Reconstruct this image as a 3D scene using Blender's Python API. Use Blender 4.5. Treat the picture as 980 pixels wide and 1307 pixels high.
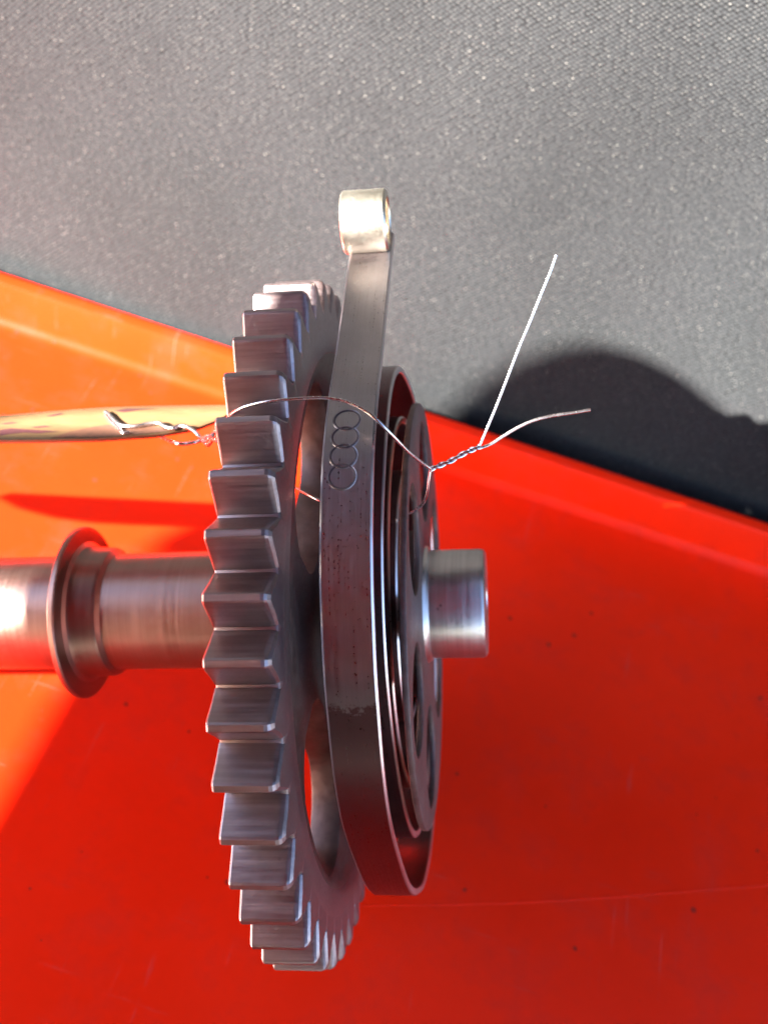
import bpy, bmesh, math, random
from mathutils import Vector, Matrix
random.seed(7)
for o in list(bpy.data.objects):
    bpy.data.objects.remove(o)
scene = bpy.context.scene
col = scene.collection
MM = 0.001
R = math.radians

# ------------------------------------------------------------------ frames
# Everything was measured in the photographer's frame (x right, y down, z ahead, mm) and is
# carried once into the world: tray floor is Z = 0, X runs along the tray's rear lip, Y away.
FPX = 1335.79
AXV = Vector((0.99238997, -0.02888234, -0.11969946))        # shaft axis
UV_ = Vector((-0.0290915, -0.99957675, 0.0))
VV_ = Vector((-0.1196488, 0.00348224, -0.99281017))
GC = Vector((-9.68256527, 15.71017097, 160.27197805))       # gear centre
PITCH, ROLL = R(50), R(18)
UP = (math.cos(ROLL) * (math.cos(PITCH) * UV_ + math.sin(PITCH) * VV_) + math.sin(ROLL) * AXV).normalized()
EX = Vector((0.95, 0.312, 0.0)); EX = (EX - UP * EX.dot(UP)).normalized()
EY = UP.cross(EX)
FLOOR = UP.dot(GC) - (50.0 * math.sqrt(1 - UP.dot(AXV) ** 2) + 3.685 * UP.dot(AXV))
def rot(v): return Vector((v.dot(EX), v.dot(EY), v.dot(UP)))
def wp(p): v = rot(Vector(p)); v.z -= FLOOR; return v * MM
def at(px, py, z):                                   # a measured point: direction and its distance
    return wp(((px - 490) / FPX * z, (py - 653.5) / FPX * z, z))

# ------------------------------------------------------------------ camera
cam_d = bpy.data.cameras.new('camera'); cam = bpy.data.objects.new('camera', cam_d); col.objects.link(cam)
cx, cy, cz = rot(Vector((1, 0, 0))), rot(Vector((0, -1, 0))), rot(Vector((0, 0, -1)))
m = Matrix((cx, cy, cz)).transposed().to_4x4(); m.translation = wp((0, 0, 0))
cam.matrix_world = m
cam_d.sensor_fit = 'VERTICAL'; cam_d.sensor_height = 36.0; cam_d.sensor_width = 36.0
cam_d.lens = FPX / 1307 * 36.0
cam_d.clip_start = 0.005; cam_d.clip_end = 50
cam_d.dof.use_dof = True; cam_d.dof.focus_distance = 0.124; cam_d.dof.aperture_fstop = 28.0
scene.camera = cam

# ------------------------------------------------------------------ sun and sky
SUN_DIR = rot(Vector((1.20, 0.17, 1.0)).normalized())      # the way the light travels
elev = math.asin(-SUN_DIR.z); to_sun = -SUN_DIR
world = bpy.data.worlds.new('World'); scene.world = world; world.use_nodes = True
wn = world.node_tree.nodes; wl = world.node_tree.links
bg = wn['Background']; sky = wn.new('ShaderNodeTexSky'); sky.sky_type = 'NISHITA'; sky.sun_disc = False; sky.air_density = 0.6; sky.dust_density = 0.4
sky.sun_elevation = elev; sky.sun_rotation = math.atan2(to_sun.x, to_sun.y)
wl.new(sky.outputs[0], bg.inputs[0]); bg.inputs[1].default_value = 0.066
sd = bpy.data.lights.new('sun', 'SUN'); sd.energy = 5.0; sd.angle = R(0.53); sd.color = (1, 0.95, 0.87)
sun = bpy.data.objects.new('sun', sd); col.objects.link(sun)
sun.rotation_euler = SUN_DIR.to_track_quat('-Z', 'Y').to_euler(); sun.location = (-0.4, -0.4, 0.6)
scene.view_settings.view_transform = 'Standard'; scene.view_settings.look = 'None'
scene.view_settings.exposure = 4.3; scene.view_settings.gamma = 1

# ------------------------------------------------------------------ materials
class NT:
    def __init__(s, name):
        s.m = bpy.data.materials.new(name); s.m.use_nodes = True
        s.t = s.m.node_tree; s.b = s.t.nodes['Principled BSDF']; s.out = s.t.nodes['Material Output']
    def n(s, typ, **kw):
        x = s.t.nodes.new('ShaderNode' + typ)
        for k, v in kw.items():
            if k.startswith('i_'):
                key = k[2:]; key = int(key) if key.isdigit() else key.replace('_', ' ')
                if hasattr(v, 'links') or isinstance(v, bpy.types.NodeSocket): s.t.links.new(v, x.inputs[key])
                else: x.inputs[key].default_value = v
            else: setattr(x, k, v)
        return x
    def l(s, a, b): s.t.links.new(a, b)
    def coord(s, scale=(1, 1, 1), kind='Object', rz=0, rot_=None):
        c = s.n('TexCoord'); mp = s.n('Mapping'); mp.inputs['Scale'].default_value = scale
        if rot_: mp.inputs['Rotation'].default_value = rot_
        s.l(c.outputs[kind], mp.inputs[0]); return mp.outputs[0]
    def noise(s, vec, scale, detail=4, rough=0.55):
        x = s.n('TexNoise'); s.l(vec, x.inputs['Vector']); x.inputs['Scale'].default_value = scale
        x.inputs['Detail'].default_value = detail; x.inputs['Roughness'].default_value = rough; return x.outputs['Fac']
    def ramp(s, fac, stops):
        x = s.n('ValToRGB'); s.l(fac, x.inputs[0]); e = x.color_ramp.elements
        while len(e) < len(stops): e.new(0.5)
        for k, (p, c) in enumerate(stops):
            e[k].position = p; e[k].color = (c, c, c, 1) if isinstance(c, (int, float)) else (*c, 1)
        return x.outputs[0]
    def mix(s, fac, a, b, blend='MIX'):
        x = s.n('MixRGB', blend_type=blend)
        for k, v in ((0, fac), (1, a), (2, b)):
            if isinstance(v, bpy.types.NodeSocket): s.l(v, x.inputs[k])
            else: x.inputs[k].default_value = v if k == 0 else (*v, 1)
        return x.outputs[0]
    def math(s, op, a, b=0.0):
        x = s.n('Math', operation=op)
        for k, v in ((0, a), (1, b)):
            if isinstance(v, bpy.types.NodeSocket): s.l(v, x.inputs[k])
            else: x.inputs[k].default_value = v
        return x.outputs[0]
    def bump(s, h, strength, dist, prev=None):
        x = s.n('Bump'); x.inputs['Strength'].default_value = strength; x.inputs['Distance'].default_value = dist
        s.l(h, x.inputs['Height'])
        if prev: s.l(prev, x.inputs['Normal'])
        return x.outputs[0]
    def set(s, **kw):
        for k, v in kw.items():
            key = k.replace('_', ' ')
            if isinstance(v, bpy.types.NodeSocket): s.l(v, s.b.inputs[key])
            else: s.b.inputs[key].default_value = (*v, 1) if isinstance(v, tuple) and len(v) == 3 else v
        return s.m

def metal(name, c1, c2, rough=(0.28, 0.5), streak=(3000, 250, 250), bump=0.15, pits=0.35, met=1.0, rot_=None):
    t = NT(name); oi = t.n('ObjectInfo')
    def off(vec, k):
        x = t.n('VectorMath', operation='ADD'); t.l(vec, x.inputs[0]); t.l(t.math('MULTIPLY', oi.outputs['Random'], k), x.inputs[1]); return x.outputs[0]
    v = off(t.coord(streak, rot_=rot_), 90.0); o = off(t.coord((1, 1, 1)), 1.7)
    st = t.noise(v, 1.0, 3); big = t.noise(o, 130, 5, 0.6); fine = t.noise(o, 2200, 3)
    f = t.mix(0.5, t.ramp(st, [(0.3, 0.0), (0.7, 1.0)]), t.ramp(big, [(0.32, 0.0), (0.7, 1.0)]))
    c = t.mix(f, c1, c2)
    vor = t.n('TexVoronoi'); t.l(o, vor.inputs['Vector']); vor.inputs['Scale'].default_value = 420
    pit = t.ramp(vor.outputs['Distance'], [(0.05, 1.0), (0.13, 0.0)])
    pit = t.math('MULTIPLY', pit, t.ramp(big, [(0.5, 0.0), (0.62, pits)]))
    c = t.mix(pit, c, (0.04, 0.025, 0.02))
    rg = t.ramp(t.mix(0.5, st, fine), [(0.35, rough[0]), (0.7, rough[1])])
    nb = t.bump(st, bump, 0.00006); nb = t.bump(fine, bump * 0.6, 0.00004, nb)
    return t.set(Base_Color=c, Metallic=met, Roughness=rg, Normal=nb)

def mat_red():
    t = NT('red_plastic'); o = t.coord()
    big = t.noise(o, 18, 4, 0.6); mid = t.noise(o, 70, 6, 0.7)
    c = t.mix(t.ramp(big, [(0.3, 0.0), (0.7, 1.0)]), (0.75, 0.0150, 0.0018), (0.83, 0.0185, 0.0022))
    # rubbed, chalky haze with its own blotchy shape
    c = t.mix(t.ramp(mid, [(0.50, 0.0), (0.78, 0.5)]), c, (0.52, 0.024, 0.014))
    # dirt specks
    v = t.n('TexVoronoi'); t.l(t.coord((1, 1, 1)), v.inputs['Vector']); v.inputs['Scale'].default_value = 230
    v.inputs['Randomness'].default_value = 1.0
    rnd = t.n('SeparateColor'); t.l(v.outputs['Color'], rnd.inputs[0])
    keep = t.math('GREATER_THAN', rnd.outputs[0], 0.62)
    size = t.math('MULTIPLY', rnd.outputs[1], 0.13)
    wob = t.math('ADD', v.outputs['Distance'], t.math('MULTIPLY', t.math('SUBTRACT', t.noise(o, 1400, 2), 0.5), 0.12))
    sp = t.math('MULTIPLY', t.math('LESS_THAN', wob, size), keep)
    c = t.mix(t.math('MULTIPLY', sp, 0.7), c, (0.10, 0.02, 0.015))
    # fine scratches
    s1 = t.noise(t.coord((60, 1400, 60), rot_=(0, 0, 0.7)), 1.0, 2); s2 = t.noise(t.coord((900, 45, 45), rot_=(0, 0, 0.4)), 1.0, 2)
    sc = t.math('MAXIMUM', t.ramp(s1, [(0.67, 0.0), (0.72, 1.0)]), t.ramp(s2, [(0.67, 0.0), (0.72, 1.0)]))
    sc = t.math('MULTIPLY', sc, t.ramp(mid, [(0.45, 0.0), (0.6, 1.0)]))
    c = t.mix(t.math('MULTIPLY', sc, 0.45), c, (0.60, 0.06, 0.045))
    rg = t.ramp(t.mix(0.5, mid, big), [(0.3, 0.27), (0.7, 0.46)])
    nb = t.bump(t.noise(o, 700, 3), 0.10, 0.0002); nb = t.bump(sc, 0.25, 0.0001, nb); nb = t.bump(sp, 0.3, 0.0002, nb)
    return t.set(Base_Color=c, Roughness=rg, Normal=nb, Specular_IOR_Level=0.10)

def mat_fabric():
    t = NT('woven_fabric')
    P = 1220.0
    warp = t.n('TexNoise'); t.l(t.coord(), warp.inputs['Vector']); warp.inputs['Scale'].default_value = 25; warp.inputs['Detail'].default_value = 1
    base = t.coord((P, P, P * 1.2), rot_=(0, R(52), 0))
    va = t.n('VectorMath', operation='MULTIPLY_ADD'); t.l(warp.outputs['Color'], va.inputs[0]); va.inputs[1].default_value = (2.5, 2.5, 2.5); t.l(base, va.inputs[2])
    sx = t.n('SeparateXYZ'); t.l(va.outputs[0], sx.inputs[0])
    cb = t.n('CombineXYZ'); t.l(t.math('ADD', sx.outputs[0], t.math('MULTIPLY', sx.outputs[2], 0.25)), cb.inputs[0]); t.l(sx.outputs[2], cb.inputs[1])
    v = t.n('TexVoronoi'); v.voronoi_dimensions = '2D'
    v.inputs['Scale'].default_value = 1.0; v.inputs['Randomness'].default_value = 0.30
    t.l(cb.outputs[0], v.inputs['Vector'])
    h = t.math('SUBTRACT', 1.0, t.math('MULTIPLY', v.outputs['Distance'], v.outputs['Distance']))
    o = t.coord(); bl = t.noise(o, 15, 5, 0.55)
    fc = t.n('SeparateColor'); t.l(v.outputs['Color'], fc.inputs[0])
    c = t.mix(t.ramp(h, [(0.70, 0.0), (0.94, 1.0)]), (0.0030, 0.0032, 0.0036), (0.0270, 0.0286, 0.0305))
    c = t.mix(t.math('MULTIPLY', fc.outputs[2], 0.45), c, (0.021, 0.0225, 0.0245))
    c = t.mix(t.ramp(bl, [(0.35, 0.0), (0.68, 0.42)]), c, (0.0062, 0.0066, 0.0072))
    # glints of shiny threads painted into the colour: a small bright fleck on many cells, a strong one on a few
    fl = t.math('LESS_THAN', v.outputs['Distance'], t.math('ADD', 0.10, t.math('MULTIPLY', fc.outputs[1], 0.12)))
    amt = t.math('MULTIPLY', fl, t.ramp(fc.outputs[0], [(0.35, 0.0), (0.90, 0.05), (0.97, 0.08), (0.995, 0.15)]))
    c = t.mix(amt, c, (0.70, 0.67, 0.60))
    nb = t.bump(h, 0.5, 0.0003)
    return t.set(Base_Color=c, Roughness=0.85, Normal=nb, Specular_IOR_Level=0.08)

def mat_wood():
    t = NT('pale_wood'); o = t.coord((40, 700, 700), rot_=(0, 0, 0)); g = t.noise(o, 1.0, 4)
    c = t.mix(t.ramp(g, [(0.3, 0.0), (0.7, 1.0)]), (0.088, 0.043, 0.0125), (0.115, 0.062, 0.022))
    return t.set(Base_Color=c, Roughness=0.7, Normal=t.bump(g, 0.4, 0.0001))
def mat_plain(name, c, r, met=0.0):
    t = NT(name); n_ = t.noise(t.coord(), 800, 4)
    cc = t.mix(t.ramp(n_, [(0.3, 0.0), (0.7, 1.0)]), tuple(x * 0.8 for x in c), tuple(min(1, x * 1.15) for x in c))
    return t.set(Base_Color=cc, Roughness=r, Metallic=met, Normal=t.bump(n_, 0.15, 0.00005))

def mat_spring():
    t = NT('spring_steel'); o = t.coord(); uv = t.n('UVMap').outputs[0]
    sx = t.n('SeparateXYZ'); t.l(uv, sx.inputs[0])              # x = mm along the strip, y = mm across
    st_v = t.n('Mapping'); t.l(uv, st_v.inputs[0]); st_v.inputs['Scale'].default_value = (0.08, 5.0, 1)
    st = t.noise(st_v.outputs[0], 1.0, 4); big = t.noise(o, 160, 5, 0.6); fine = t.noise(o, 2600, 3)
    c = t.mix(t.ramp(t.mix(0.6, st, big), [(0.25, 0.0), (0.75, 1.0)]), (0.20, 0.175, 0.183), (0.29, 0.262, 0.275))
    # darker lower run of the outer coil, ragged front edge
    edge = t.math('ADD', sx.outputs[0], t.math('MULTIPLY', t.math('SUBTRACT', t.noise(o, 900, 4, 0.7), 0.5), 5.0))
    low_dark = t.n('MapRange'); t.l(edge, low_dark.inputs[0]); low_dark.inputs[1].default_value = DARK_S - 0.3; low_dark.inputs[2].default_value = DARK_S + 0.3
    c = t.mix(low_dark.outputs[0], c, (0.12, 0.07, 0.075))
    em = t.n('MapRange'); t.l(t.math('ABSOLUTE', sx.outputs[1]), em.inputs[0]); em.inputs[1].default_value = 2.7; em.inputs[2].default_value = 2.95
    c = t.mix(em.outputs[0], c, (0.62, 0.56, 0.56))  # worn edges, their sky glints painted in as a paler colour
    v = t.n('TexVoronoi'); t.l(o, v.inputs['Vector']); v.inputs['Scale'].default_value = 700
    rn = t.n('SeparateColor'); t.l(v.outputs['Color'], rn.inputs[0])
    dust = t.math('MULTIPLY', t.math('LESS_THAN', v.outputs['Distance'], t.math('MULTIPLY', rn.outputs[1], 0.12)), t.math('GREATER_THAN', rn.outputs[0], 0.996))
    c = t.mix(t.math('MULTIPLY', dust, 0.6), c, (0.55, 0.48, 0.42))
    rg = t.ramp(t.mix(0.5, st, fine), [(0.35, 0.26), (0.7, 0.46)])
    nb = t.bump(st, 0.03, 0.00005); nb = t.bump(fine, 0.12, 0.00003, nb)
    return t.set(Base_Color=c, Metallic=1.0, Roughness=rg, Normal=nb)

M = {}
M['red'] = mat_red(); M['fabric'] = mat_fabric(); M['wood'] = mat_wood()
M['gear'] = metal('gear_steel', (0.19, 0.142, 0.142), (0.30, 0.238, 0.24), (0.36, 0.54), (90, 2600, 2600), 0.22)
M['web'] = metal('web_steel', (0.07, 0.045, 0.042), (0.15, 0.105, 0.10), (0.42, 0.62), (700, 700, 700), 0.3, 0.6)
M['hub'] = metal('hub_steel', (0.10, 0.062, 0.056), (0.19, 0.135, 0.125), (0.48, 0.68), (900, 900, 900), 0.5, 0.9, met=0.8)
M['shaft'] = metal('shaft_steel', (0.27, 0.160, 0.130), (0.35, 0.225, 0.19), (0.33, 0.44), (2600, 12, 12), 0.10, 0.0)
M['stub'] = metal('stub_steel', (0.42, 0.385, 0.37), (0.66, 0.61, 0.59), (0.28, 0.42), (2000, 60, 60), 0.15, 0.7)
M['eye'] = metal('plated_steel', (0.52, 0.47, 0.37), (0.70, 0.66, 0.56), (0.28, 0.42), (160, 160, 160), 0.2, 0.7)
M['wire'] = metal('steel_wire', (0.50, 0.45, 0.45), (0.78, 0.73, 0.73), (0.2, 0.34), (200, 200, 200), 0.1, 0.2)
M['peel'] = mat_plain('peeled_wood', (0.085, 0.030, 0.013), 0.8)
M['ink'] = mat_plain('purple_ink', (0.05, 0.008, 0.010), 0.7)
M['groove'] = mat_plain('engraved_line', (0.06, 0.045, 0.05), 0.6, 0.6)
M['dark'] = mat_plain('dark_board', (0.10, 0.065, 0.06), 0.6)

# ------------------------------------------------------------------ mesh helpers (mm in, metres out)
def obj(name, bm, mat, parent=None, smooth=30, normals=True):
    if normals: bmesh.ops.recalc_face_normals(bm, faces=bm.faces)
    me = bpy.data.meshes.new(name); bm.to_mesh(me); bm.free()
    me.materials.append(mat)
    if smooth:
        for p in me.polygons: p.use_smooth = True
        me.set_sharp_from_angle(angle=R(smooth))
    o = bpy.data.objects.new(name, me); col.objects.link(o)
    if parent: o.parent = parent
    return o
def tag(o, label, cat, group=None):
    o['label'] = label; o['category'] = cat
    if group: o['group'] = group
def lathe(prof, uo=0.0, vo=0.0, seg=128, cap=True):
    bm = bmesh.new(); rings = []
    for a, r in prof:
        rings.append([bm.verts.new((a * MM, (uo + r * math.cos(2 * math.pi * k / seg)) * MM, (vo + r * math.sin(2 * math.pi * k / seg)) * MM)) for k in range(seg)])
    for A, B in zip(rings, rings[1:]):
        for k in range(seg): bm.faces.new((A[k], A[(k + 1) % seg], B[(k + 1) % seg], B[k]))
    if cap: bm.faces.new(rings[0]); bm.faces.new(rings[-1])
    else:
        for k in range(seg): bm.faces.new((rings[-1][k], rings[-1][(k + 1) % seg], rings[0][(k + 1) % seg], rings[0][k]))
    return bm
def plate(outer, holes, a0, a1, bev=0.25, seg=2):
    bm = bmesh.new(); es = []
    for lp in [outer] + holes:
        vs = [bm.verts.new((a0 * MM, y * MM, z * MM)) for y, z in lp]
        es += [bm.edges.new((vs[k], vs[(k + 1) % len(vs)])) for k in range(len(vs))]
    bmesh.ops.triangle_fill(bm, use_beauty=True, use_dissolve=False, edges=es, normal=(1, 0, 0))
    ret = bmesh.ops.extrude_face_region(bm, geom=bm.faces[:])
    bmesh.ops.translate(bm, verts=[g for g in ret['geom'] if isinstance(g, bmesh.types.BMVert)], vec=((a1 - a0) * MM, 0, 0))
    bmesh.ops.recalc_face_normals(bm, faces=bm.faces)
    if bev:
        be = [e for e in bm.edges if len(e.link_faces) == 2 and abs(e.verts[0].co.x - e.verts[1].co.x) < 1e-9 and e.calc_face_angle(0) > 1.2]
        bmesh.ops.bevel(bm, geom=be, offset=bev * MM, segments=seg, affect='EDGES', profile=0.5)
    return bm
def spline(pts, n):
    P = [Vector(p) for p in pts]; P = [2 * P[0] - P[1]] + P + [2 * P[-1] - P[-2]]; out = []
    for k in range(1, len(P) - 2):
        p0, p1, p2, p3 = P[k - 1:k + 3]
        for j in range(n):
            t = j / n
            out.append(0.5 * ((2 * p1) + (p2 - p0) * t + (2 * p0 - 5 * p1 + 4 * p2 - p3) * t * t + (3 * p1 - p0 - 3 * p2 + p3) * t ** 3))
    out.append(P[-2].copy()); return out
def tube(path, r, seg=10, bm=None):
    bm = bm or bmesh.new(); rings = []; up = Vector((0.3, 0.5, 0.8)); nrm = None
    for k, p in enumerate(path):
        d = (path[min(k + 1, len(path) - 1)] - path[max(k - 1, 0)]).normalized()
        nrm = (up - d * up.dot(d)).normalized() if nrm is None else (nrm - d * nrm.dot(d)).normalized()
        b = d.cross(nrm); rr = r(k / (len(path) - 1)) if callable(r) else r
        rings.append([bm.verts.new(p + (nrm * math.cos(2 * math.pi * j / seg) + b * math.sin(2 * math.pi * j / seg)) * rr) for j in range(seg)])
    for A, B in zip(rings, rings[1:]):
        for j in range(seg): bm.faces.new((A[j], A[(j + 1) % seg], B[(j + 1) % seg], B[j]))
    bm.faces.new(rings[0]); bm.faces.new(list(reversed(rings[-1]))); return bm

# ------------------------------------------------------------------ the tray (red plastic floor with a rear lip)
LIP = 12.0                                              # lip height
rim_y = (at(490, 519, (FLOOR + LIP) / UP.dot(Vector((0, (519 - 653.5) / FPX, 1))))).y / MM
prof = [(-150, 0.0)] + [(-150 + 20 * k, 0.0) for k in range(1, int((150 + rim_y - 16) / 20) + 1)]
prof += [(rim_y - 5.5, 0.0)]
for k in range(0, 9):                                   # small cove then the lip, slightly raked
    t = R(90) * k / 8; prof.append((rim_y - 3.3 + 2.3 * math.sin(t), 2.3 * (1 - math.cos(t))))
prof += [(rim_y - 0.5, LIP - 1.2), (rim_y - 0.1, LIP - 0.3), (rim_y + 0.6, LIP), (rim_y + 2.6, LIP), (rim_y + 3.2, LIP - 0.5), (rim_y + 3.2, -3), (-150, -3)]
bm = bmesh.new()
xs = [-270 + 30 * k for k in range(24)]
rows = [[bm.verts.new((x * MM, y * MM, (z + 0.0) * MM)) for y, z in prof] for x in xs]
for A, B in zip(rows, rows[1:]):
    for k in range(len(prof)): bm.faces.new((A[k], A[(k + 1) % len(prof)], B[(k + 1) % len(prof)], B[k]))
tray = obj('tray', bm, M['red']); tray['kind'] = 'structure'

# faint moulding seam across the floor
def on_floor(px, py):
    d = Vector(((px - 490) / FPX, (py - 653.5) / FPX, 1)); return wp(d * (FLOOR / UP.dot(d)))
seam = [on_floor(*p) for p in [(430, 1156), (520, 1155), (620, 1153), (720, 1149), (820, 1142), (920, 1134), (1010, 1127), (1150, 1112)]]
obj('mould_seam', tube(spline([p + Vector((0, 0, -0.00019)) for p in seam], 6), 0.00026, 8), M['red'], tray)

# ------------------------------------------------------------------ the grey fabric standing behind the lip
bm = bmesh.new(); nx, nz = 60, 80; g = []
for i in range(nx + 1):
    for j in range(nz + 1):
        x = -420 + 840 * i / nx; z = -6 + 620 * j / nz
        y = rim_y + 7.5 + 1.8 * math.sin(x * 0.021 + z * 0.013) + 1.2 * math.sin(x * 0.047 - z * 0.03 + 1)
        g.append((x, y, z))
vf = [bm.verts.new(Vector(p) * MM) for p in g]; vb = [bm.verts.new((p[0] * MM, (p[1] + 1.2) * MM, p[2] * MM)) for p in g]
for i in range(nx):
    for j in range(nz):
        q = [i * (nz + 1) + j, (i + 1) * (nz + 1) + j, (i + 1) * (nz + 1) + j + 1, i * (nz + 1) + j + 1]
        bm.faces.new([vf[k] for k in q]); bm.faces.new([vb[k] for k in reversed(q)])
fab = obj('fabric_backdrop', bm, M['fabric'], smooth=60, normals=False); fab['kind'] = 'structure'

# ------------------------------------------------------------------ unseen board added behind the camera, outline cut to shade the lower part
K1, K2 = 1.20, 0.17
BZ = -70.0
outl = [(-290, -66.5), (-271, -71.5), (-255, -74.5), (-240, -76), (-229, -76), (-219, -73.5), (-211.5, -69.5), (-205, -63.5), (-200, -54), (-196, -47.5), (-182.5, -47.5), (-180, -56), (-177.5, -61.5), (-171, -55), (-160, -47), (-149, -38), (-136, -28), (-118, -30), (-110, -110), (-104, -330), (170, -330), (170, 330), (-218, 330), (-246, 150), (-263, 60), (-278, 30), (-296, 1), (-297, -8), (-243.5, -9), (-245, -18), (-307, -21), (-315, -31), (-314, -36.9), (-250, -37.6), (-235, -37.6), (-204, -37.2), (-203, -41.9), (-234, -41.7), (-249, -39.2), (-309, -39.0), (-300, -55)]
bm = bmesh.new()
for zz in (BZ, BZ - 8):
    [bm.verts.new(wp((s + K1 * zz, t + K2 * zz, zz))) for s, t in outl]
bm.verts.ensure_lookup_table(); n = len(outl)
bm.faces.new([bm.verts[k] for k in range(n)]); bm.faces.new([bm.verts[n + k] for k in reversed(range(n))])
for k in range(n): bm.faces.new((bm.verts[k], bm.verts[(k + 1) % n], bm.verts[n + (k + 1) % n], bm.verts[n + k]))
sb = obj('shade_board', bm, M['dark'], smooth=0); sb['kind'] = 'structure'

# ------------------------------------------------------------------ the gear shaft
asm = bpy.data.objects.new('gear_shaft', None); col.objects.link(asm); asm.empty_display_size = 0.01
am = Matrix((rot(AXV), rot(UV_), rot(VV_))).transposed().to_4x4(); am.translation = wp(GC); asm.matrix_world = am
tag(asm, 'steel shaft carrying a toothed gear, a flat coiled spring and a drilled hub disc', 'gear shaft')
HW, NT_, R0, R1 = 3.685, 45, 45.5, 50.0
PH = 0.3172864
# body with four kidney slots
def kidney(c, half, ri, ro, n=14):
    rm, rr = (ri + ro) / 2, (ro - ri) / 2; cor = 7.6; L = []
    a0, a1 = c - half, c + half
    def P(r, th): return (r * math.cos(th), r * math.sin(th))
    # rounded-corner annular sector
    def arc(r, t0, t1, n): return [P(r, t0 + (t1 - t0) * k / n) for k in range(n + 1)]
    L += arc(ro, a0 + cor / ro, a1 - cor / ro, n)
    def corner(rc, tc, s0, s1):
        cxy = P(rc, tc); return [(cxy[0] + cor * math.cos(tc + s0 + (s1 - s0) * k / 6), cxy[1] + cor * math.sin(tc + s0 + (s1 - s0) * k / 6)) for k in range(1, 6)]
    L += corner(ro - cor, a1 - cor / (ro - cor), 0, R(90))
    L += [P(ro - cor, a1)] if False else []
    L += corner(ri + cor, a1 - cor / (ri + cor), R(90), R(180))
    L += arc(ri, a1 - cor / ri, a0 + cor / ri, n)
    L += corner(ri + cor, a0 + cor / (ri + cor), R(180), R(270))
    L += corner(ro - cor, a0 + cor / (ro - cor), R(270), R(360))
    return L
outer = [(R0 * math.cos(2 * math.pi * k / 180), R0 * math.sin(2 * math.pi * k / 180)) for k in range(180)]
slots = [kidney(R(c), R(27), 21.5, 38.3) for c in (46, 136, 226, 316)]
inner = [(39.4 * math.cos(2 * math.pi * k / 150), 39.4 * math.sin(2 * math.pi * k / 150)) for k in range(150)]
gear = obj('gear', plate(outer, [inner], -HW, HW, 0.4), M['gear'], asm)
wo_ = [(39.7 * math.cos(2 * math.pi * k / 150), 39.7 * math.sin(2 * math.pi * k / 150)) for k in range(150)]
obj('web', plate(wo_, slots, -0.7, HW - 0.06, 0.3), M['web'], gear)
obj('boss', lathe([(-HW, 15.0), (-HW + 0.4, 15.6), (0.9, 15.6)]), M['gear'], gear)
# one tooth, shared by all 45
def tooth_bm():
    half = math.pi / NT_
    def prof(d):                                         # cross profile, inset by d mm
        tip = R1 - 1.0 * d; h_tip = max(0.16, 0.48 - 0.1 * d); h_mid = 1.92 - 0.42 * d; h_root = 3.04 - 0.35 * d
        L = [(43.2, 3.0), (R0 - 0.15, h_root), (R0 + 0.35, h_root - 0.32), (47.3 - .3 * d, h_mid - 0.02), (48.7 - .6 * d, (h_mid + h_tip) / 2 - 0.02), (tip - 0.22, h_tip + 0.10), (tip, h_tip - 0.12)]
        return [(r, w) for r, w in L] + [(r, -w) for r, w in reversed(L)]
    c = 1.0
    lay = [(-HW - 0.01, 0.26), (-HW + 0.1, 0.1), (-HW + 0.26, 0.0)]
    lay += [(HW - c, 0.0), (HW - c * 0.6, 0.12), (HW - c * 0.3, 0.36), (HW - 0.1, 0.75), (HW + 0.01, 1.0)]
    bm = bmesh.new(); rs = [[bm.verts.new((a * MM, r * MM, w * MM)) for r, w in prof(d)] for a, d in lay]
    for A, B in zip(rs, rs[1:]):
        for k in range(len(A)): bm.faces.new((A[k], A[(k + 1) % len(A)], B[(k + 1) % len(A)], B[k]))
    bm.faces.new(rs[0]); bm.faces.new(rs[-1]); return bm
t0 = obj('tooth', tooth_bm(), M['gear'], gear, smooth=14); t0.rotation_euler = (PH, 0, 0)
for k in range(1, NT_):
    tt = t0.copy(); col.objects.link(tt); tt.parent = gear; tt.rotation_euler = (PH + 2 * math.pi * k / NT_, 0, 0)
# shaft: journal, flange, collar, sleeve
UO = 1.1
sh = obj('shaft', lathe([(-129, 7.6), (-128.4, 8.6), (-127, 8.8), (-60, 8.8), (-37.3, 8.8), (-37.2, 9.0), (-30, 9.0), (-3.5, 9.0), (-3.0, 9.0)], UO), M['shaft'], asm)
obj('flange', lathe([(-38.0, 8.6), (-37.9, 13.0), (-37.65, 13.35), (-37.0, 13.4), (-36.8, 13.2), (-36.7, 12.6), (-36.6, 11.0), (-36.2, 10.4), (-35.4, 10.1), (-32.6, 10.0), (-32.1, 9.8), (-31.8, 9.3), (-31.5, 8.9)], UO), M['shaft'], sh)
obj('hub_boss', lathe([(3.3, 15.0), (6.6, 15.0), (7.0, 14.6), (7.0, 12.5), (15.3, 12.5), (15.4, 11.5)], 0), M['hub'], asm)
st = obj('shaft_end', lathe([(15.6, 9.2), (16.9, 8.6), (17.2, 8.15), (24.6, 8.15), (25.1, 7.95), (25.35, 7.5), (25.35, 3.0), (24.6, 2.4)], 1.35), M['stub'], asm)
# drilled hub disc
ho = [(31.6 * math.cos(2 * math.pi * k / 144), 31.6 * math.sin(2 * math.pi * k / 144)) for k in range(144)]
hh = []
for c in (57, 117, 177, 237, 297, 357):
    cc = (21.4 * math.cos(R(c)), 21.4 * math.sin(R(c)))
    hh.append([(cc[0] + 7.6 * math.cos(2 * math.pi * k / 40), cc[1] + 7.6 * math.sin(2 * math.pi * k / 40)) for k in range(40)])
obj('hub_disc', plate(ho, hh, 15.5, 16.4, 0.2), M['hub'], asm)

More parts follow.
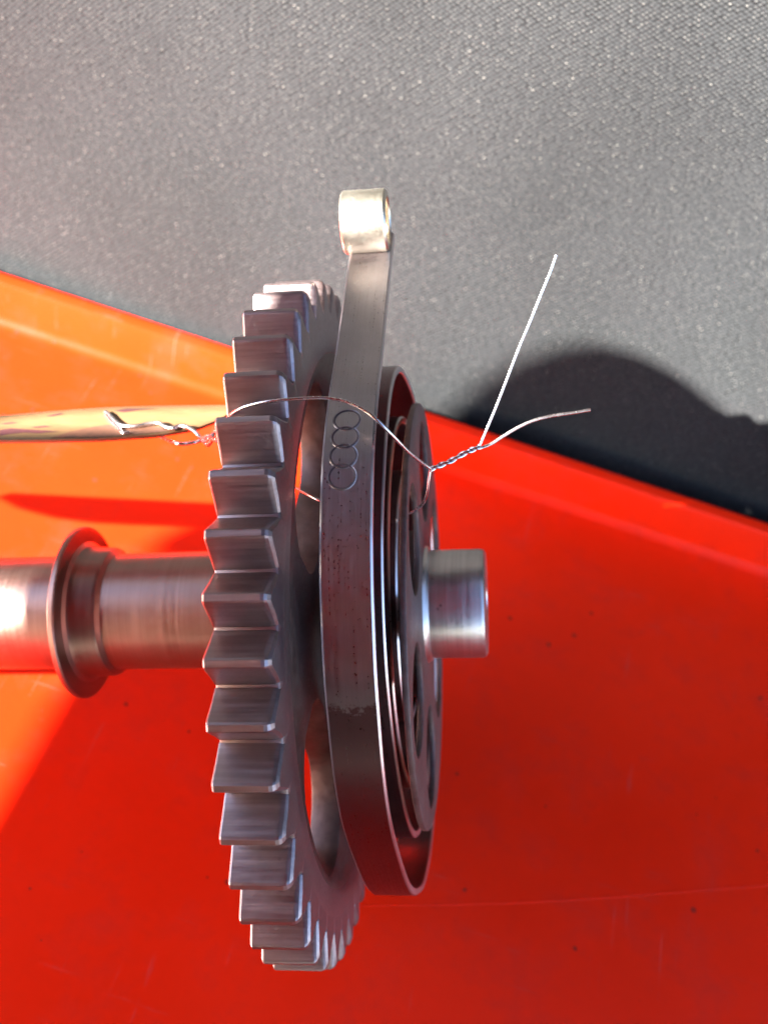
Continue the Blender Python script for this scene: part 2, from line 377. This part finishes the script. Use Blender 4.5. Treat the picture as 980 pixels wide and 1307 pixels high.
# spiral spring strip: path in the plane across the axis (up, towards the camera), mm
PATH = [(55.2, 9.6), (52.6, 12.2), (49.7, 15), (45, 19.4), (40, 24), (34.6, 29), (29.8, 33.9), (22.5, 39.4), (15, 42.3), (10.2, 43.3), (5.5, 43.6), (-1.3, 43.1), (-6.6, 41.7), (-15.4, 38.3), (-23, 32.6), (-32, 21.5), (-38, 12), (-42, 2), (-44, -8), (-42.5, -20), (-36, -30), (-25, -37), (-10, -40.5), (5, -40), (18, -35), (28, -26), (34.5, -13), (36.8, 2), (35.4, 12), (31.8, 19.2), (27, 24.5), (21.9, 28.6), (14.8, 32.6), (9.8, 33.9), (4.4, 34.2), (-1, 33.5), (-6.6, 31.6), (-15.7, 26.1), (-25.1, 17), (-32, 6), (-34.5, -5), (-31.5, -17), (-22, -26), (-8, -30.5), (6, -30), (18, -25), (26.5, -15), (29.5, -2), (28.5, 10), (24, 19), (16, 25.5), (6, 28), (-6, 26.5), (-16, 20.5), (-23, 11), (-26, 0), (-23, -12), (-13, -21), (0, -23.5), (12, -19.5), (20, -9), (21.5, 3), (17.5, 13), (9, 18.5), (-2, 19), (-11, 14.5), (-15.5, 5), (-14, -5), (-8, -11)]
sp_path = spline([(p[0], p[1], 0) for p in PATH], 8)
S = [0.0]
for A, B in zip(sp_path, sp_path[1:]): S.append(S[-1] + (B - A).length)
def path_at(s):
    for k in range(len(S) - 1):
        if S[k + 1] >= s: break
    f = (s - S[k]) / (S[k + 1] - S[k]); p = sp_path[k].lerp(sp_path[k + 1], f); d = (sp_path[k + 1] - sp_path[k]).normalized()
    return p, Vector((-d.y, d.x, 0))                   # outward normal (path runs over the front, down)
DARK_S = S[min(range(8 * 8, 8 * 18), key=lambda k: abs(sp_path[k].x + 7.0))]
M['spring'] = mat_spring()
def aoff(v): return max(0.0, -v / 43.0) * 0.55
TH = 1.05
bm = bmesh.new(); uvl = bm.loops.layers.uv.new('UVMap'); rings = []
sec = [(-2.75, 0), (2.75, 0), (3.0, -0.22), (3.0, -TH + 0.15), (2.85, -TH), (-2.85, -TH), (-3.0, -TH + 0.15), (-3.0, -0.22)]
for k, p in enumerate(sp_path):
    d = (sp_path[min(k + 1, len(sp_path) - 1)] - sp_path[max(k - 1, 0)]).normalized(); nn = Vector((-d.y, d.x, 0))
    if nn.dot(Vector((p.x, p.y, 0))) < 0: nn = -nn
    ring = []
    for w, h in sec:
        q = p + nn * h; vtx = bm.verts.new(((11 + w + aoff(p.y)) * MM, q.x * MM, q.y * MM)); ring.append((vtx, S[k], w))
    rings.append(ring)
for A, B in zip(rings, rings[1:]):
    for j in range(8):
        q = [A[j], A[(j + 1) % 8], B[(j + 1) % 8], B[j]]
        f = bm.faces.new([x[0] for x in q])
        for lp, x in zip(f.loops, q): lp[uvl].uv = (x[1], x[2])
bm.faces.new([x[0] for x in rings[0]]); bm.faces.new([x[0] for x in reversed(rings[-1])])
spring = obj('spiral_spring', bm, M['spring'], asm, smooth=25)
# pale eye at the free end
ring_prof = [(7.35, 4.0), (7.6, 4.3), (13.3, 4.3), (13.6, 4.0), (13.6, 3.25), (13.4, 3.1), (7.5, 3.1), (7.35, 3.25)]
eye = obj('spring_eye', lathe(ring_prof, 55.9, 13.4, 64, cap=False), M['eye'], spring)
eye['label'] = 'pale plated eye at the tip of the spring'
# four linked rings engraved in the strip
em_bm = bmesh.new(); lit_bm = bmesh.new()
def strip_s_for_y(py):                                 # strip position whose outer face shows at that height
    best = None
    for k in range(8, 8 * 12):
        p = sp_path[k]; P = GC + AXV * 11 + UV_ * p.x + VV_ * p.y; yy = 653.5 + FPX * P.y / P.z
        if best is None or abs(yy - py) < best[0]: best = (abs(yy - py), S[k])
    return best[1]
s1, s4 = strip_s_for_y(540), strip_s_for_y(611)
for r_i in range(4):
    sc_ = s1 + (s4 - s1) * r_i / 3; ac = 10.62 - 0.05 * r_i; rad = (s4 - s1) / 3 * 0.57
    loop = []
    for k in range(41):
        th = 2 * math.pi * k / 40; p, nn = path_at(sc_ + rad * math.sin(th))
        if nn.dot(p) < 0: nn = -nn
        q = p + nn * 0.0; loop.append(Vector(((ac + rad * math.cos(th)) * MM, q.x * MM, q.y * MM)))
    tube(loop, 0.11 * MM, 6, em_bm)
    loop2 = []
    for k in range(41):
        th = 2 * math.pi * k / 40; rr2 = rad + 0.16; p, nn = path_at(sc_ + rr2 * math.sin(th))
        if nn.dot(p) < 0: nn = -nn
        q = p - nn * 0.025; loop2.append(Vector(((ac + rr2 * math.cos(th)) * MM, q.x * MM, q.y * MM)))
    tube(loop2, 0.07 * MM, 6, lit_bm)
obj('ring_emblem', em_bm, M['groove'], spring)['label'] = 'four linked rings engraved in the spring strip'
obj('emblem_edge', lit_bm, M['spring'], spring)  # thin rim tube added to read as the groove's lit edge

# ------------------------------------------------------------------ tie wire
wire = bpy.data.objects.new('tie_wire', None); col.objects.link(wire); wire.location = at(550, 598, 127)
tag(wire, 'thin bright steel wire looped over the gear with a twisted loose end', 'wire')
wo = wire.location.copy()
def wtube(name, pts, r, n=8, parent=wire, mat='wire', jit=0.0):
    P = [at(*p) - wo for p in pts]
    path = spline(P, n)
    o_ = obj(name, tube(path, r * MM, 10), M[mat], parent, smooth=50); return o_
WR = 0.20
wtube('strand', [(262, 562, 145), (270, 556, 138), (281, 545, 130), (291, 533, 124.8), (301, 524.5, 122), (318, 517.5, 120.6), (342, 512.5, 119.6), (372, 509.5, 119.4), (402, 508, 119.6), (424, 509, 119.8), (445, 514, 119.6), (465, 524, 119.2), (483, 538, 118.9), (500, 555, 120.0), (522, 577.5, 123), (540, 592, 126), (549, 598, 127.3)], WR)
wtube('strand', [(549, 599, 127.6), (547, 615, 128.4), (545, 630, 129.5), (540, 642, 131.3), (532, 650, 134), (523, 655, 138), (510, 660, 143)], WR * 0.9)
def twist(path_px, turns, rad, ph, name):
    base = spline([at(*p) - wo for p in path_px], 10); P = []
    for k, p in enumerate(base):
        d = (base[min(k + 1, len(base) - 1)] - base[max(k - 1, 0)]).normalized()
        a_ = d.cross(Vector((0, 0, 1))).normalized(); b_ = d.cross(a_); th = ph + 2 * math.pi * turns * k / (len(base) - 1)
        P.append(p + (a_ * math.cos(th) + b_ * math.sin(th)) * rad * MM)
    return P
core = [(549, 599, 127.4), (562, 594, 127.4), (576, 588, 127.3), (590, 580, 127.2), (603, 574, 127.1), (613, 570, 127)]
tw1 = twist(core, 2.6, WR * 0.95, 0.3, 'a'); tw2 = twist(core, 2.6, WR * 0.95, 0.3 + math.pi, 'b')
e1 = spline([tw1[-1]] + [at(*p) - wo for p in [(620, 550, 126.8), (631, 524, 126.4), (640.5, 500, 126), (652, 470, 125.5), (663, 441.5, 125), (676, 411, 124.5), (689, 378.5, 124), (700, 352, 123.6), (704.5, 340, 123.4), (709.5, 325.5, 123.0)]], 6)
e2 = spline([tw2[-1]] + [at(*p) - wo for p in [(626, 567, 127), (640, 558, 126.8), (660, 546, 126.5), (680, 537, 126.2), (703, 531, 126), (730, 527, 125.8), (753, 523, 125.6)]], 6)
obj('strand', tube(tw1 + e1[1:], lambda q: (WR if q < 0.45 else 0.165) * MM, 10), M['wire'], wire, 50)
obj('strand', tube(tw2 + e2[1:], WR * MM, 10), M['wire'], wire, 50)
# run through the gear slot
wtube('strand', [(371, 620, 134), (383, 626, 131), (395, 632.5, 128.5), (407, 638, 127.5), (425, 646, 127)], WR * 0.8)
# knot at the wooden tag
wtube('strand', [(135, 526, 154.3), (140, 529.5, 153.4), (147, 537, 151.7), (156, 543, 150.2), (173, 544, 149.7), (190, 540.8, 150.0), (203, 540, 149.9), (212, 545, 148.7), (222, 546.5, 148.2), (228, 544, 148.6), (238, 544.5, 148.2), (249, 551, 146.7), (256, 558.5, 145.6), (262, 564, 141.1), (268, 562, 136.4), (272, 555, 133.5)], 0.30)
wtube('strand', [(135, 527, 154.2), (142, 537, 152.0), (152, 547, 149.7), (157, 552.5, 148.5), (166, 552, 148.5)], 0.27)
wtube('strand', [(196, 549, 153.5), (205, 557, 152.2), (214, 562, 150.0), (224, 565.5, 144.6), (236, 566.5, 144.0), (248, 564.5, 144.0), (257, 561.5, 144.8), (264, 557, 139.5), (268, 558, 136.2), (263, 565, 139.6), (266, 568, 137.9), (272, 561, 133.9), (277, 562, 130.8), (281, 552, 128.4)], 0.27)

# ------------------------------------------------------------------ wooden tag
tagw = bpy.data.objects.new('wooden_stick', None); col.objects.link(tagw); tagw.location = at(140, 545, 150)
tag(tagw, 'pale flat wooden stick with purple ink marks and a peeled layer beside the gear', 'stick')
to = tagw.location.copy()
zc = lambda x: 152.2 - 0.016 * x if x > 0 else 152.2 + 0.0103 * x                        # runs slightly nearer towards its tied end
def slab(name, pts, d0, d1, mat, smooth=20, extra=0.0, tilt=0.2):
    # pts: outline; the face leans back towards its upper edge
    bm = bmesh.new(); n = len(pts)
    def zz(x, y): return zc(x) + extra + (550 - y) * tilt
    F = [bm.verts.new(at(x, y, zz(x, y) + d0) - to) for x, y in pts]
    B = [bm.verts.new(at(x, y, zz(x, y) + d1) + Vector((0, 0, -(d1 - d0) * 0.35 * MM)) - to) for x, y in pts]
    bm.faces.new(F); bm.faces.new(list(reversed(B)))
    for k in range(n): bm.faces.new((F[k], F[(k + 1) % n], B[(k + 1) % n], B[k]))
    return obj(name, bm, M[mat], tagw, smooth)
top_e = [(-985, 531), (-970, 517), (-930, 511), (-600, 520), (-300, 526), (-100, 528.5), (0, 530), (60, 525), (130, 520), (200, 517.5), (270, 517), (292, 517), (297, 523)]
bot_e = [(-985, 533), (-970, 545), (-930, 551), (-600, 557), (-300, 561), (-100, 562), (0, 562), (60, 561.5), (130, 560), (200, 555), (250, 546.5), (278, 536), (295, 526)]
bm = bmesh.new()
def srow(edge, d): return [bm.verts.new(at(x, y, zc(x) + (550 - y) * 0.2 + d) + Vector((0, 0, -d * 0.35 * MM)) - to) for x, y in edge]
tf, bf, tb, bb = srow(top_e, 0), srow(bot_e, 0), srow(top_e, 1.9), srow(bot_e, 1.9)
for k in range(len(top_e) - 1):
    bm.faces.new((tf[k], tf[k + 1], bf[k + 1], bf[k])); bm.faces.new((bb[k], bb[k + 1], tb[k + 1], tb[k]))
    bm.faces.new((tb[k], tb[k + 1], tf[k + 1], tf[k])); bm.faces.new((bf[k], bf[k + 1], bb[k + 1], bb[k]))
bm.faces.new((tf[0], bf[0], bb[0], tb[0])); bm.faces.new((tb[-1], bb[-1], bf[-1], tf[-1]))
obj('blade', bm, M['wood'], tagw, smooth=10)
slab('peeled_patch', [(66, 558.5), (90, 551), (118, 545), (142, 541.5), (175, 543), (215, 545), (243, 544.5), (236, 547.5), (205, 551.5), (170, 555), (120, 558.2)], -0.22, 0.1, 'peel')
for pts in [[(0, 549), (14, 546.5), (34, 548), (60, 549.5), (76, 550.5), (50, 553), (30, 552), (12, 554), (0, 556)], [(0, 541), (16, 538.8), (24, 539.6), (8, 541.5)], [(60, 531), (78, 527), (82, 528), (66, 531.5)], [(146, 524), (162, 521.5), (200, 521.6), (180, 523), (158, 526)], [(40, 545.2), (58, 543.2), (66, 544.6), (48, 546.2)]]:
    slab('ink_mark', pts, -0.16, 0.1, 'ink')
